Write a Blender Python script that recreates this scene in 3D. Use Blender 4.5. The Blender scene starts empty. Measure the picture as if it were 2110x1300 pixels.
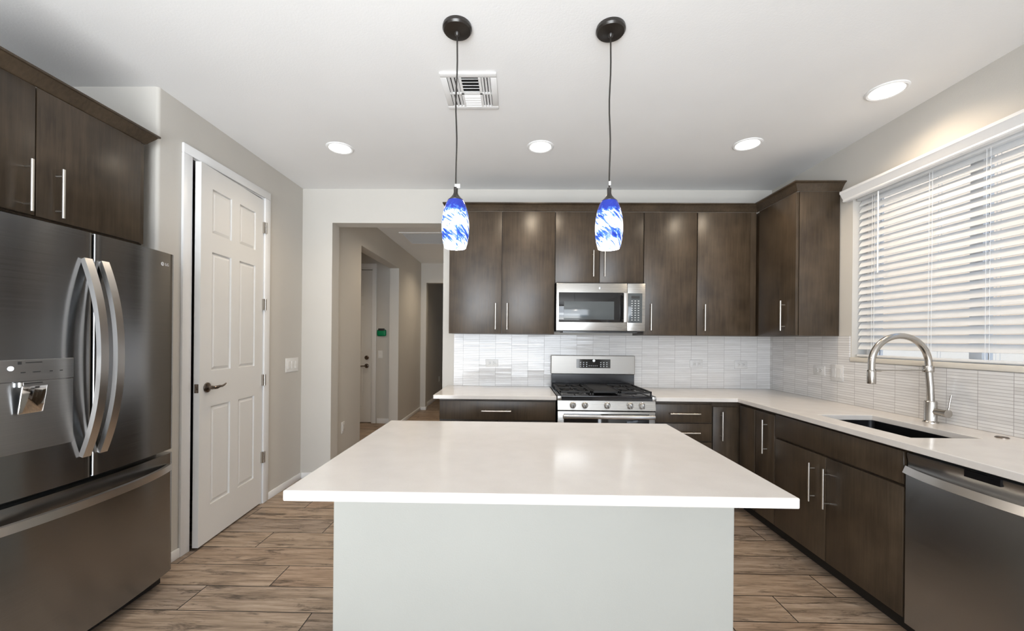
import bpy, bmesh, math, random
from mathutils import Vector, Matrix
random.seed(7)
S = bpy.context.scene
COL = S.collection
PI = math.pi
R = math.radians

# ------------------------------------------------------------------ camera
CAM_H = 1.3397
FPX, U0, V0, ROLL, YAW = 842.73, 1049.11, 699.04, .0092, -.016
cd = bpy.data.cameras.new('camera')
cd.sensor_fit = 'HORIZONTAL'
cd.sensor_width = 36
cd.lens = FPX / 2110 * 36
cd.shift_x = (1055 - U0) / 2110
cd.shift_y = (V0 - 650) / 2110
cd.clip_start = .02
cam = bpy.data.objects.new('camera', cd)
COL.objects.link(cam)
cy_, sy_, cr_, sr_ = math.cos(YAW), math.sin(YAW), math.cos(ROLL), math.sin(ROLL)
ax = Vector((cr_ * cy_, -cr_ * sy_, sr_))
up = Vector((-sr_ * cy_, sr_ * sy_, cr_))
fw = Vector((sy_, cy_, 0))
cam.matrix_world = Matrix(((ax.x, up.x, -fw.x, 0), (ax.y, up.y, -fw.y, 0), (ax.z, up.z, -fw.z, CAM_H), (0, 0, 0, 1)))
S.camera = cam

# ------------------------------------------------------------------ exposure, world, daylight
S.view_settings.view_transform = 'Standard'
S.view_settings.look = 'None'
S.view_settings.exposure = 0.0
S.view_settings.gamma = 1
S.view_settings.use_curve_mapping = False
W = bpy.data.worlds.new('sky')
S.world = W
W.use_nodes = True
bg = W.node_tree.nodes['Background']
bg.inputs[0].default_value = (.36, .62, 1, 1)
bg.inputs[1].default_value = 1.7


def lamp(name, kind, loc, rot, energy, color=(1, 1, 1), **kw):
    l = bpy.data.lights.new(name, kind)
    l.energy = energy
    l.color = color
    o = bpy.data.objects.new(name, l)
    for k, v in kw.items():
        if k == 'portal':
            l.cycles.is_portal = v
        else:
            setattr(l, k, v)
    o.location = loc
    o.rotation_euler = rot
    COL.objects.link(o)
    return o


# sun falls from behind the house on to the neighbouring wall; rear glass doors let the daylight in
lamp('sun', 'SUN', (0, 0, 8), (R(0), R(-38), R(8)), 4.0, (1, .91, .80), angle=R(.6))
lamp('daylight_rear', 'AREA', (-.3, -3.98, 1.5), (R(90), 0, 0), 215, (.94, .975, 1), shape='RECTANGLE', size=4.2, size_y=1.9)
# unseen fill lamp added low in the room to brighten the ceiling
lamp('ceiling_fill', 'AREA', (-.65, -1.7, .25), (R(134), 0, 0), 138, (.94, .98, 1), shape='RECTANGLE', size=2.6, size_y=2.4, spread=R(100))
lamp('window_portal', 'AREA', (2.56, 2.18, 1.82), (0, R(90), 0), 1, shape='RECTANGLE', size=1.15, size_y=1.5, portal=True)

# ------------------------------------------------------------------ dimensions
XL, XR, YB, HC, ZC = -2.036, 2.38, 3.857, 2.753, .899

# ------------------------------------------------------------------ materials
MATS = {}


def lin(c):
    return tuple(((v / 255) / 12.92 if v / 255 <= .04045 else ((v / 255 + .055) / 1.055) ** 2.4) for v in c)


class NT:
    def __init__(self, name):
        m = bpy.data.materials.new(name)
        m.use_nodes = True
        self.m = m
        self.t = m.node_tree
        self.b = self.t.nodes['Principled BSDF']
        self.co = None

    def n(self, typ, **kw):
        nd = self.t.nodes.new(typ)
        for k, v in kw.items():
            setattr(nd, k, v)
        return nd

    def l(self, a, b):
        self.t.links.new(a, b)

    def coord(self):
        if not self.co:
            self.co = self.n('ShaderNodeTexCoord').outputs['Object']
        return self.co

    def math(self, op, a, b=0.0, c=None):
        nd = self.n('ShaderNodeMath', operation=op)
        for i, v in enumerate((a, b, c)):
            if v is None:
                continue
            if isinstance(v, (int, float)):
                nd.inputs[i].default_value = v
            else:
                self.l(v, nd.inputs[i])
        return nd.outputs[0]

    def noise(self, scale=5, detail=3, rough=.5, vec=None, mul=None, dist=0):
        v = vec or self.coord()
        if mul:
            mp = self.n('ShaderNodeMapping')
            mp.inputs['Scale'].default_value = mul
            self.l(v, mp.inputs[0])
            v = mp.outputs[0]
        nz = self.n('ShaderNodeTexNoise')
        nz.inputs['Scale'].default_value = scale
        nz.inputs['Detail'].default_value = detail
        nz.inputs['Roughness'].default_value = rough
        nz.inputs['Distortion'].default_value = dist
        self.l(v, nz.inputs['Vector'])
        return nz.outputs['Fac']

    def ramp(self, fac, stops):
        r = self.n('ShaderNodeValToRGB')
        e = r.color_ramp.elements
        while len(e) < len(stops):
            e.new(.5)
        for x, (p, c) in zip(e, stops):
            x.position = p
            x.color = (*c, 1) if len(c) == 3 else c
        self.l(fac, r.inputs[0])
        return r.outputs[0]

    def mix(self, fac, a, b, mode='MIX'):
        nd = self.n('ShaderNodeMix', data_type='RGBA', blend_type=mode)
        for s, v in ((nd.inputs[0], fac), (nd.inputs[6], a), (nd.inputs[7], b)):
            if isinstance(v, (int, float)):
                s.default_value = v
            elif isinstance(v, tuple):
                s.default_value = (*v, 1) if len(v) == 3 else v
            else:
                self.l(v, s)
        return nd.outputs[2]

    def bump(self, h, strength=.1, dist=.01):
        bp = self.n('ShaderNodeBump')
        bp.inputs['Strength'].default_value = strength
        bp.inputs['Distance'].default_value = dist
        self.l(h, bp.inputs['Height'])
        self.l(bp.outputs[0], self.b.inputs['Normal'])

    def set(self, **kw):
        for k, v in kw.items():
            s = self.b.inputs[k.replace('_', ' ')]
            if isinstance(v, tuple):
                s.default_value = (*v, 1) if len(v) == 3 else v
            elif isinstance(v, (int, float)):
                s.default_value = v
            else:
                self.l(v, s)
        return self


def paint(name, col, rough=.55, bump=.06, scale=220, var=.03, spec=.35):
    t = NT(name)
    n = t.noise(3.0, 2)
    c = t.mix(n, tuple(v * (1 - var) for v in col), tuple(min(1, v * (1 + var)) for v in col))
    t.set(Base_Color=c, Roughness=rough)
    t.b.inputs['Specular IOR Level'].default_value = spec
    if bump:
        t.bump(t.noise(scale, 2), bump, .004)
    MATS[name] = t.m
    return t.m


paint('wall_paint', (.55, .526, .486), .6, .1, 160)
paint('ceiling_paint', (.80, .80, .80), .7, .12, 120)
paint('island_paint', (.405, .405, .375), .5, .08, 160)
paint('trim_white', (.78, .78, .78), .3, 0)
paint('door_white', (.74, .735, .72), .35, .03, 90)
paint('plastic_white', (.75, .74, .72), .3, 0)
paint('plate_grey', (.62, .61, .6), .3, 0)
paint('vinyl_white', (.8, .81, .82), .35, 0)
paint('blind_white', (.74, .75, .76), .35, 0)
paint('sill_paint', (.66, .62, .55), .4, 0)
paint('black_plastic', (.012, .012, .013), .4, 0)
paint('black_enamel', (.014, .014, .016), .16, 0, spec=.6)
paint('cast_iron', (.02, .02, .021), .55, .2, 300)
paint('black_glass', (.008, .008, .009), .05, 0, spec=.6)
paint('grey_glass', (.075, .085, .09), .12, 0, spec=.5)
paint('bronze_dark', (.014, .011, .009), .3, 0, spec=.6)
paint('toe_black', (.018, .015, .012), .6, 0)
paint('green_plastic', (.0, .23, .09), .4, 0)
paint('mark_light', (.62, .63, .64), .4, 0)
paint('mark_dark', (.03, .03, .03), .5, 0)
paint('stucco_peach', (.70, .56, .42), .85, .3, 60)
paint('block_pale', (.75, .74, .70), .85, .3, 50)
paint('gravel', (.42, .36, .29), .9, .6, 40)
paint('shade_black', (.02, .02, .02), .8, 0)


def wood(name, c0, c1, mul, rough=.36):
    t = NT(name)
    oi = t.n('ShaderNodeObjectInfo').outputs['Random']
    vadd = t.n('ShaderNodeVectorMath', operation='ADD')
    t.l(t.coord(), vadd.inputs[0])
    cb = t.n('ShaderNodeCombineXYZ')
    for i in range(3):
        t.l(t.math('MULTIPLY', oi, 7.0 + i), cb.inputs[i])
    t.l(cb.outputs[0], vadd.inputs[1])
    v = vadd.outputs[0]
    g = t.noise(1, 5, .62, v, mul, .4)
    blotch = t.noise(5, 3, .5, v)
    f = t.math('MULTIPLY_ADD', g, .48, t.math('MULTIPLY', blotch, .52))
    c = t.ramp(f, [(.32, c0), (.66, c1)])
    t.set(Base_Color=c, Roughness=t.math('MULTIPLY_ADD', g, .12, rough - .06))
    t.b.inputs['Specular IOR Level'].default_value = .42
    t.bump(g, .05, .002)
    MATS[name] = t.m
    return t.m


wood('cabinet_wood', (.027, .0185, .0115), (.074, .052, .033), (70, 70, 4), .33)


def metal(name, col, rough, aniso=0, bumpmul=None, rot=0.0, var=.08):
    t = NT(name)
    n = t.noise(1, 3, .5, None, bumpmul or (3, 3, 3))
    t.set(Base_Color=t.mix(n, tuple(v * (1 - var) for v in col), tuple(v * (1 + var) for v in col)), Metallic=1.0,
          Roughness=t.math('MULTIPLY_ADD', n, .06, rough - .03))
    if aniso:
        t.set(Anisotropic=aniso, Anisotropic_Rotation=rot)
        tg = t.n('ShaderNodeTangent', direction_type='RADIAL', axis='Z')
        t.l(tg.outputs[0], t.b.inputs['Tangent'])
    MATS[name] = t.m
    return t.m


metal('fridge_steel', (.31, .318, .33), .2, .85, (2, 2, 260), .25)
metal('dishwasher_steel', (.40, .42, .45), .24, .7, (2, 2, 260), .25)
metal('fridge_trim', (.40, .405, .41), .32, .5, (2, 2, 260), .25)
metal('steel', (.50, .49, .47), .28, .3, (2, 2, 260), .25)
metal('guard_steel', (.32, .305, .285), .40, .0, (2, 2, 260))
metal('handle_steel', (.62, .60, .58), .3, .0, (4, 4, 4), var=.03)
metal('nickel', (.50, .475, .44), .24, 0, (5, 5, 5), var=.03)
metal('pull_metal', (.68, .65, .60), .3, 0, (5, 5, 5), var=.03)
metal('chrome', (.78, .78, .78), .07, 0, (5, 5, 5))
metal('pewter', (.20, .165, .14), .25, 0, (30, 30, 30), var=.2)
metal('sink_steel', (.075, .075, .08), .3, 0, (30, 30, 30))


def quartz():
    t = NT('quartz')
    n = t.noise(9, 3)
    sp = t.noise(420, 1)
    c = t.ramp(n, [(.3, (.64, .605, .57)), (.7, (.68, .645, .61))])
    c = t.mix(t.math('MULTIPLY', t.math('GREATER_THAN', sp, .68), .25), c, (.5, .48, .46))
    t.set(Base_Color=c, Roughness=.15)
    t.b.inputs['Specular IOR Level'].default_value = .45
    MATS['quartz'] = t.m


quartz()


def floor_mat():
    t = NT('plank_floor')
    sp = t.n('ShaderNodeSeparateXYZ')
    t.l(t.coord(), sp.inputs[0])
    x, y = sp.outputs[0], sp.outputs[1]
    PW, PL = .2018, 1.004
    yy = t.math('DIVIDE', t.math('SUBTRACT', y, 1.975), PW)
    row = t.math('FLOOR', yy)
    fy = t.math('FRACT', yy)
    off = t.math('MULTIPLY_ADD', row, .3347, .36)
    xx = t.math('DIVIDE', t.math('SUBTRACT', x, off), PL)
    colm = t.math('FLOOR', xx)
    fx = t.math('FRACT', xx)
    cb = t.n('ShaderNodeCombineXYZ')
    t.l(row, cb.inputs[0])
    t.l(colm, cb.inputs[1])
    wn = t.n('ShaderNodeTexWhiteNoise', noise_dimensions='3D')
    t.l(cb.outputs[0], wn.inputs['Vector'])
    rnd = wn.outputs['Value']
    ey = t.math('MULTIPLY', t.math('MINIMUM', fy, t.math('SUBTRACT', 1.0, fy)), PW)
    ex = t.math('MULTIPLY', t.math('MINIMUM', fx, t.math('SUBTRACT', 1.0, fx)), PL)
    gro = t.math('LESS_THAN', t.math('MINIMUM', ex, ey), .0028)
    # grain runs along x, shifted plank by plank
    cv = t.n('ShaderNodeCombineXYZ')
    t.l(t.math('MULTIPLY_ADD', rnd, 31.0, x), cv.inputs[0])
    t.l(t.math('MULTIPLY_ADD', rnd, 17.0, y), cv.inputs[1])
    v = cv.outputs[0]
    fine = t.noise(1, 6, .7, v, (5, 110, 1), .25)
    mid = t.noise(1, 4, .6, v, (2.4, 20, 1), .5)
    knot = t.noise(1, 5, .68, v, (3.6, 17, 1), .7)
    base = t.ramp(t.math('MULTIPLY_ADD', fine, .55, t.math('MULTIPLY', mid, .45)),
                  [(.30, (.11, .078, .054)), (.48, (.315, .236, .172)), (.66, (.52, .415, .325))])
    dark = t.ramp(knot, [(.53, (0, 0, 0)), (.66, (1, 1, 1))])
    c = t.mix(t.math('MULTIPLY', dark, .8), base, (.060, .044, .033))
    tone = t.ramp(rnd, [(0, (.82, .82, .84)), (.5, (1, .98, .95)), (1, (1.0, .92, .86))])
    c = t.mix(1.0, c, tone, 'MULTIPLY')
    c = t.mix(gro, c, (.022, .018, .015))
    t.set(Base_Color=c, Roughness=t.math('MULTIPLY_ADD', fine, .15, .36))
    t.b.inputs['Specular IOR Level'].default_value = .4
    h = t.math('SUBTRACT', t.math('MULTIPLY', fine, .25), gro)
    t.bump(h, .25, .002)
    MATS['plank_floor'] = t.m


floor_mat()


def tile_mat(name, ai, a0, flip):
    """thin stacked mosaic: columns .1525 wide, rows .0167 high"""
    t = NT(name)
    sp = t.n('ShaderNodeSeparateXYZ')
    t.l(t.coord(), sp.inputs[0])
    a, z = sp.outputs[ai], sp.outputs[2]
    PA, PZ = .1525, .0167
    aa = t.math('DIVIDE', t.math('SUBTRACT', a, a0), PA)
    zz = t.math('DIVIDE', t.math('SUBTRACT', z, .9), PZ)
    ca, cz = t.math('FLOOR', aa), t.math('FLOOR', zz)
    fa, fz = t.math('FRACT', aa), t.math('FRACT', zz)
    ea = t.math('MULTIPLY', t.math('MINIMUM', fa, t.math('SUBTRACT', 1.0, fa)), PA)
    ez = t.math('MULTIPLY', t.math('MINIMUM', fz, t.math('SUBTRACT', 1.0, fz)), PZ)
    gro = t.math('MAXIMUM', t.math('LESS_THAN', ea, .0011), t.math('LESS_THAN', ez, .0010))
    cb = t.n('ShaderNodeCombineXYZ')
    t.l(ca, cb.inputs[0])
    t.l(cz, cb.inputs[1])
    wn = t.n('ShaderNodeTexWhiteNoise', noise_dimensions='3D')
    t.l(cb.outputs[0], wn.inputs['Vector'])
    streak = t.noise(1, 3, .5, None, (9, 9, 60) if ai == 0 else (9, 9, 60))
    f = t.math('MULTIPLY_ADD', wn.outputs['Value'], .4, t.math('MULTIPLY', streak, .6))
    c = t.ramp(f, [(.2, (.60, .585, .575)), (.8, (.73, .72, .71))])
    c = t.mix(gro, c, (.30, .285, .275))
    t.set(Base_Color=c, Roughness=t.mix(gro, (.13, .13, .13), (.6, .6, .6)))
    t.b.inputs['Specular IOR Level'].default_value = .5
    # every little tile is set at a slightly different tilt, as mosaics are
    geo = t.n('ShaderNodeNewGeometry')
    sub = t.n('ShaderNodeVectorMath', operation='SUBTRACT')
    t.l(wn.outputs['Color'], sub.inputs[0])
    sub.inputs[1].default_value = (.5, .5, .5)
    sc = t.n('ShaderNodeVectorMath', operation='SCALE')
    t.l(sub.outputs[0], sc.inputs[0])
    sc.inputs['Scale'].default_value = .05
    ad = t.n('ShaderNodeVectorMath', operation='ADD')
    t.l(geo.outputs['Normal'], ad.inputs[0])
    t.l(sc.outputs[0], ad.inputs[1])
    nm = t.n('ShaderNodeVectorMath', operation='NORMALIZE')
    t.l(ad.outputs[0], nm.inputs[0])
    t.l(nm.outputs[0], t.b.inputs['Normal'])
    MATS[name] = t.m


tile_mat('tile_rear_run', 0, -.494, 0)
tile_mat('tile_window_run', 1, 2.135, 0)


def emit(name, col, strength):
    t = NT(name)
    t.set(Base_Color=col, Emission_Color=col, Emission_Strength=strength)
    MATS[name] = t.m
    return t.m


emit('lamp_lens', (1, .97, .92), 6)
emit('bulb_glow', (1, .94, .85), 9)
emit('led_white', (.9, .95, 1), 1.2)


def shade_glass():
    t = NT('swirled_glass')
    sp = t.n('ShaderNodeSeparateXYZ')
    t.l(t.coord(), sp.inputs[0])
    x, y, z = sp.outputs
    ang = t.math('ARCTAN2', y, x)
    # streaks wind down and to the right round the shade
    oi = t.n('ShaderNodeObjectInfo').outputs['Random']
    cv = t.n('ShaderNodeCombineXYZ')
    t.l(t.math('MULTIPLY', t.math('MULTIPLY_ADD', ang, .047, z), 75.0), cv.inputs[0])
    t.l(t.math('MULTIPLY', ang, 1.5), cv.inputs[1])
    t.l(t.math('MULTIPLY', oi, 9.0), cv.inputs[2])
    st = t.noise(1, 3, .6, cv.outputs[0], None, .5)
    av = t.n('ShaderNodeVectorMath', operation='ADD')
    t.l(t.coord(), av.inputs[0])
    cw = t.n('ShaderNodeCombineXYZ')
    t.l(t.math('MULTIPLY', oi, 3.0), cw.inputs[0])
    t.l(cw.outputs[0], av.inputs[1])
    blot = t.noise(75, 3, .6, av.outputs[0])
    # z is local: 0 at the shade top, -.215 at the rim; dense frit at the top, thin streaks low down
    topm = t.math('MINIMUM', t.math('MAXIMUM', t.math('MULTIPLY_ADD', z, 20.0, 1.65), 0.0), 1.0)
    lowm = t.math('MAXIMUM', t.math('SUBTRACT', 1.0, t.math('MULTIPLY', t.math('ABSOLUTE', t.math('ADD', z, .165)), 22.0)), 0.0)
    midm = t.math('MAXIMUM', t.math('SUBTRACT', 1.0, t.math('MULTIPLY', t.math('ABSOLUTE', t.math('ADD', z, .075)), 26.0)), 0.0)
    v1 = t.math('MULTIPLY_ADD', topm, .50, t.math('MULTIPLY_ADD', blot, .75, t.math('MULTIPLY', st, .30)))
    v2 = t.math('MULTIPLY_ADD', t.math('MAXIMUM', lowm, t.math('MULTIPLY', midm, .6)), .22, t.math('MULTIPLY_ADD', st, 1.0, .08))
    v = t.math('MAXIMUM', t.math('SUBTRACT', v1, .12), t.math('SUBTRACT', v2, .055))
    c = t.ramp(v, [(.56, (1, .985, .96)), (.61, (.60, .76, .98)), (.67, (.045, .14, .62)), (.82, (.008, .022, .24))])
    t.set(Base_Color=c, Roughness=.08, Emission_Color=c, Emission_Strength=.75)
    MATS['swirled_glass'] = t.m


shade_glass()


def pane_glass():
    t = NT('pane_glass')
    t.set(Base_Color=(1, 1, 1), Roughness=0.0, IOR=1.0, Transmission_Weight=1.0)
    t.b.inputs['Specular IOR Level'].default_value = .2
    MATS['pane_glass'] = t.m


pane_glass()


# ------------------------------------------------------------------ mesh helpers
class MB:
    def __init__(self):
        self.bm = bmesh.new()

    def box(self, x0, x1, y0, y1, z0, z1, bev=0, seg=2, M=None):
        x0, x1 = min(x0, x1), max(x0, x1)
        y0, y1 = min(y0, y1), max(y0, y1)
        z0, z1 = min(z0, z1), max(z0, z1)
        vs = [self.bm.verts.new((x, y, z)) for z in (z0, z1) for y in (y0, y1) for x in (x0, x1)]
        fs = [self.bm.faces.new([vs[i] for i in f]) for f in
              ((0, 2, 3, 1), (4, 5, 7, 6), (0, 1, 5, 4), (2, 6, 7, 3), (0, 4, 6, 2), (1, 3, 7, 5))]
        allv = vs
        if bev:
            ed = list({e for f in fs for e in f.edges})
            r = bmesh.ops.bevel(self.bm, geom=ed, offset=bev, segments=seg, profile=.5, affect='EDGES')
            allv = list({v for f in r['faces'] for v in f.verts} | {v for v in vs if v.is_valid})
        if M is not None:
            bmesh.ops.transform(self.bm, matrix=M, verts=allv)
        return self

    def ring(self, c, u, v, r, seg, r2=None):
        r2 = r if r2 is None else r2
        return [self.bm.verts.new(c + u * (r * math.cos(2 * PI * k / seg)) + v * (r2 * math.sin(2 * PI * k / seg))) for k in range(seg)]

    def skin(self, rings, cap0=True, cap1=True, closed=False):
        n = len(rings[0])
        pairs = list(zip(rings, rings[1:]))
        if closed:
            pairs.append((rings[-1], rings[0]))
        for a, b in pairs:
            for k in range(n):
                self.bm.faces.new((a[k], a[(k + 1) % n], b[(k + 1) % n], b[k]))
        if cap0 and not closed:
            self.bm.faces.new(rings[0][::-1])
        if cap1 and not closed:
            self.bm.faces.new(rings[-1])
        return self

    def cyl(self, p0, p1, r, seg=24, r2=None):
        p0, p1 = Vector(p0), Vector(p1)
        d = (p1 - p0).normalized()
        u = d.orthogonal().normalized()
        v = d.cross(u)
        return self.skin([self.ring(p0, u, v, r, seg), self.ring(p1, u, v, r if r2 is None else r2, seg)])

    def tube(self, pts, r, seg=14, rad=None):
        pts = [Vector(p) for p in pts]
        rings = []
        u = None
        for i, p in enumerate(pts):
            d = ((pts[min(i + 1, len(pts) - 1)] - pts[max(i - 1, 0)])).normalized()
            if u is None:
                u = d.orthogonal().normalized()
            u = (u - d * u.dot(d)).normalized()
            rings.append(self.ring(p, u, d.cross(u), rad[i] if rad else r, seg))
        return self.skin(rings)

    def lathe(self, prof, c=(0, 0, 0), seg=40, ax='Z', cap0=True, cap1=True):
        c = Vector(c)
        U, V, D = {'Z': (Vector((1, 0, 0)), Vector((0, 1, 0)), Vector((0, 0, 1))),
                   'Y': (Vector((0, 0, 1)), Vector((1, 0, 0)), Vector((0, 1, 0))),
                   'X': (Vector((0, 1, 0)), Vector((0, 0, 1)), Vector((1, 0, 0)))}[ax]
        return self.skin([self.ring(c + D * h, U, V, max(r, 1e-4), seg) for r, h in prof], cap0, cap1)

    def prism(self, poly, axis, a0, a1):
        """poly in the plane normal to axis, given as the two other coords in x,y,z order"""
        def mk(p, a):
            if axis == 'X':
                return (a, p[0], p[1])
            if axis == 'Y':
                return (p[0], a, p[1])
            return (p[0], p[1], a)
        A = [self.bm.verts.new(mk(p, a0)) for p in poly]
        B = [self.bm.verts.new(mk(p, a1)) for p in poly]
        return self.skin([A, B])

    def sweep_rect(self, pts, sides, hw, hd):
        """flat bar: pts along it, sides = (width dir, depth dir) per point"""
        rings = []
        for p, (w, d) in zip(pts, sides):
            p = Vector(p)
            rings.append([self.bm.verts.new(p + w * (sx * hw) + d * (sy * hd)) for sx, sy in ((-1, -1), (1, -1), (1, 1), (-1, 1))])
        return self.skin(rings)

    def text(self, s, size, M, depth=.0004):
        cu = bpy.data.curves.new('t', 'FONT')
        cu.body = s
        cu.size = size
        cu.align_x = 'CENTER'
        cu.align_y = 'CENTER'
        cu.extrude = depth
        cu.resolution_u = 3
        ob = bpy.data.objects.new('t', cu)
        COL.objects.link(ob)
        dg = bpy.context.evaluated_depsgraph_get()
        me = ob.evaluated_get(dg).to_mesh()
        vs = [self.bm.verts.new(M @ v.co) for v in me.vertices]
        for p in me.polygons:
            try:
                self.bm.faces.new([vs[i] for i in p.vertices])
            except ValueError:
                pass
        ob.evaluated_get(dg).to_mesh_clear()
        bpy.data.objects.remove(ob)
        bpy.data.curves.remove(cu)
        return self

    def cells(self, xs, ys, keep, z0, z1):
        """slab made of grid cells (i, j) for which keep is true"""
        K = {(i, j) for i in range(len(xs) - 1) for j in range(len(ys) - 1) if keep(i, j)}
        vt = {}

        def g(i, j, z):
            if (i, j, z) not in vt:
                vt[(i, j, z)] = self.bm.verts.new((xs[i], ys[j], z))
            return vt[(i, j, z)]
        for i, j in K:
            self.bm.faces.new((g(i, j, z1), g(i + 1, j, z1), g(i + 1, j + 1, z1), g(i, j + 1, z1)))
            self.bm.faces.new((g(i, j, z0), g(i, j + 1, z0), g(i + 1, j + 1, z0), g(i + 1, j, z0)))
            for (di, dj, a, b) in ((-1, 0, (i, j + 1), (i, j)), (1, 0, (i + 1, j), (i + 1, j + 1)),
                                   (0, -1, (i, j), (i + 1, j)), (0, 1, (i + 1, j + 1), (i, j + 1))):
                if (i + di, j + dj) not in K:
                    self.bm.faces.new((g(*a, z0), g(*b, z0), g(*b, z1), g(*a, z1)))
        return self


def wloc(o):
    v = Vector((0, 0, 0))
    while o is not None:
        v += o.location
        o = o.parent
    return v


def make(name, mb, mat, parent=None, label=None, smooth=35, loc=None, bevel=0):
    bm = mb.bm
    if loc is None:
        loc = Vector((0, 0, 0)) if parent is not None else None
    off = wloc(parent) if parent is not None else Vector((0, 0, 0))
    base = off + (Vector(loc) if loc is not None else Vector((0, 0, 0)))
    bmesh.ops.recalc_face_normals(bm, faces=bm.faces)
    bmesh.ops.translate(bm, vec=-base, verts=bm.verts)
    me = bpy.data.meshes.new(name)
    bm.to_mesh(me)
    bm.free()
    me.materials.append(MATS[mat])
    if smooth:
        me.shade_smooth()
        me.set_sharp_from_angle(angle=R(smooth))
    o = bpy.data.objects.new(name, me)
    if loc is not None:
        o.location = loc
    if parent is not None:
        o.parent = parent
    if label:
        o['label'] = label
    COL.objects.link(o)
    if bevel:
        b = o.modifiers.new('ease', 'BEVEL')
        b.width = bevel
        b.segments = 2
        b.limit_method = 'ANGLE'
        b.angle_limit = R(40)
    return o


def thing(name, label, cat, loc=(0, 0, 0), group=None, rz=0):
    o = bpy.data.objects.new(name, None)
    o.empty_display_size = .05
    o.location = loc
    o.rotation_euler = (0, 0, rz)
    o['label'] = label
    o['category'] = cat
    if group:
        o['group'] = group
    COL.objects.link(o)
    return o


def tag(o, label, cat, group=None):
    o['label'] = label
    o['category'] = cat
    if group:
        o['group'] = group
    return o


def struct(name, mb, mat, parent=None, **kw):
    o = make(name, mb, mat, parent, **kw)
    if parent is None:
        o['kind'] = 'structure'
    return o


def dup(root, loc, label, group=None):
    r = root.copy()
    COL.objects.link(r)
    r.location = loc
    r['label'] = label
    if group:
        r['group'] = group
    for ch in list(root.children):
        c = ch.copy()
        COL.objects.link(c)
        c.parent = r
        for g in list(ch.children):
            d = g.copy()
            COL.objects.link(d)
            d.parent = c
    return r


# ------------------------------------------------------------------ room shell
struct('floor', MB().box(-4.2, 2.6, -4.4, 10.6, -.1, 0), 'plank_floor', smooth=0)
struct('ceiling', MB().box(-4.2, 2.55, -4.4, 10.6, HC, HC + .12), 'ceiling_paint', smooth=0)

OX0, OX1, OZ = -1.75, -.69, 2.43           # opening to the hall
m = MB().box(XL - .12, OX0, YB, 4.01, 0, HC).box(OX1, XR + .17, YB, 4.01, 0, HC).box(OX0, OX1, YB, 4.01, OZ, HC)
struct('wall_back', m, 'wall_paint', smooth=0)

DY0, DY1, DZ = 2.513, 3.262, 2.462           # pantry door opening
rb = [(XL - .12, 2.285), (XL - .12, DY0), (XL, DY0)] + [(XL - .018 + .018 * math.cos(a), 2.303 - .018 * math.sin(a)) for a in [PI / 2 * k / 6 for k in range(7)]]
m = MB().prism(rb, 'Z', 0, HC).box(XL - .12, XL, DY1, YB, 0, HC).box(XL - .12, XL, DY0, DY1, DZ, HC)
m.box(-2.78, XL - .12, 2.285, 2.40, 0, HC)
struct('wall_left', m, 'wall_paint', smooth=30)
struct('wall_niche', MB().box(-2.78, -2.66, -4.2, 2.285, 0, HC), 'wall_paint', smooth=0)
m = MB().box(-3.3, -3.2, 2.3, 4.0, 0, HC).box(-3.2, XL - .12, YB, 4.01, 0, HC).box(-3.2, -2.78, 2.285, 2.40, 0, HC)
struct('wall_pantry', m, 'wall_paint', smooth=0)

WY0, WY1, WZ0, WZ1 = 1.42, 2.935, 1.205, 2.405     # kitchen window
m = MB().box(XR, XR + .17, -4.2, WY0, 0, HC).box(XR, XR + .17, WY1, YB, 0, HC)
m.box(XR, XR + .17, WY0, WY1, 0, WZ0).box(XR, XR + .17, WY0, WY1, WZ1, HC)
struct('wall_right', m, 'wall_paint', smooth=0)

RX0, RX1, RZ1 = -2.4, 1.8, 2.45                    # rear glass doors (behind the camera)
m = MB().box(-2.66, RX0, -4.2, -4.05, 0, HC).box(RX1, XR, -4.2, -4.05, 0, HC).box(RX0, RX1, -4.2, -4.05, RZ1, HC)
struct('wall_rear', m, 'wall_paint', smooth=0)
w2 = struct('window_2', MB().box(RX0, RX1, -4.12, -4.06, 0, .06).box(RX0, RX1, -4.12, -4.06, RZ1 - .06, RZ1)
            .box(RX0, RX0 + .07, -4.12, -4.06, .06, RZ1 - .06).box(RX1 - .07, RX1, -4.12, -4.06, .06, RZ1 - .06)
            .box(-.36, -.24, -4.12, -4.06, .06, RZ1 - .06), 'vinyl_white')

# hall, foyer and the passage beyond
HX, HY1 = -1.785, 7.65
m = MB().box(HX - .14, HX, 4.01, 4.68, 0, HC).box(HX - .14, HX, 6.2, HY1, 0, HC).box(HX - .14, HX, 4.68, 6.2, 2.405, HC)
struct('wall_hall_left', m, 'wall_paint', smooth=0)
struct('wall_hall_right', MB().box(OX1 + .02, OX1 + .14, 4.01, 10.2, 0, HC), 'wall_paint', smooth=0)
m = MB().box(HX - .14, -1.685, HY1, HY1 + .13, 0, HC).box(-.74, OX1 + .02, HY1, HY1 + .13, 0, HC).box(-1.685, -.74, HY1, HY1 + .13, 2.385, HC)
struct('wall_hall_end', m, 'wall_paint', smooth=0)
m = MB().box(-1.86, -1.74, HY1 + .13, 10.2, 0, HC).box(-1.86, -.5, 10.2, 10.3, 0, HC)
struct('wall_passage', m, 'wall_paint', smooth=0)
FY = 6.4
m = MB().box(-3.75, -3.25, FY, FY + .12, 0, HC).box(-2.245, HX - .14, FY, FY + .12, 0, HC).box(-3.25, -2.245, FY, FY + .12, 2.455, HC)
struct('wall_foyer', m, 'wall_paint', smooth=0)
m = MB().box(-3.87, -3.75, 4.01, FY + .12, 0, HC).box(-3.87, HX - .14, 4.01, 4.10, 0, HC)
struct('wall_foyer_side', m, 'wall_paint', smooth=0)

# baseboards
def base_profile(h=.06, t=.012):
    return h, t


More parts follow.
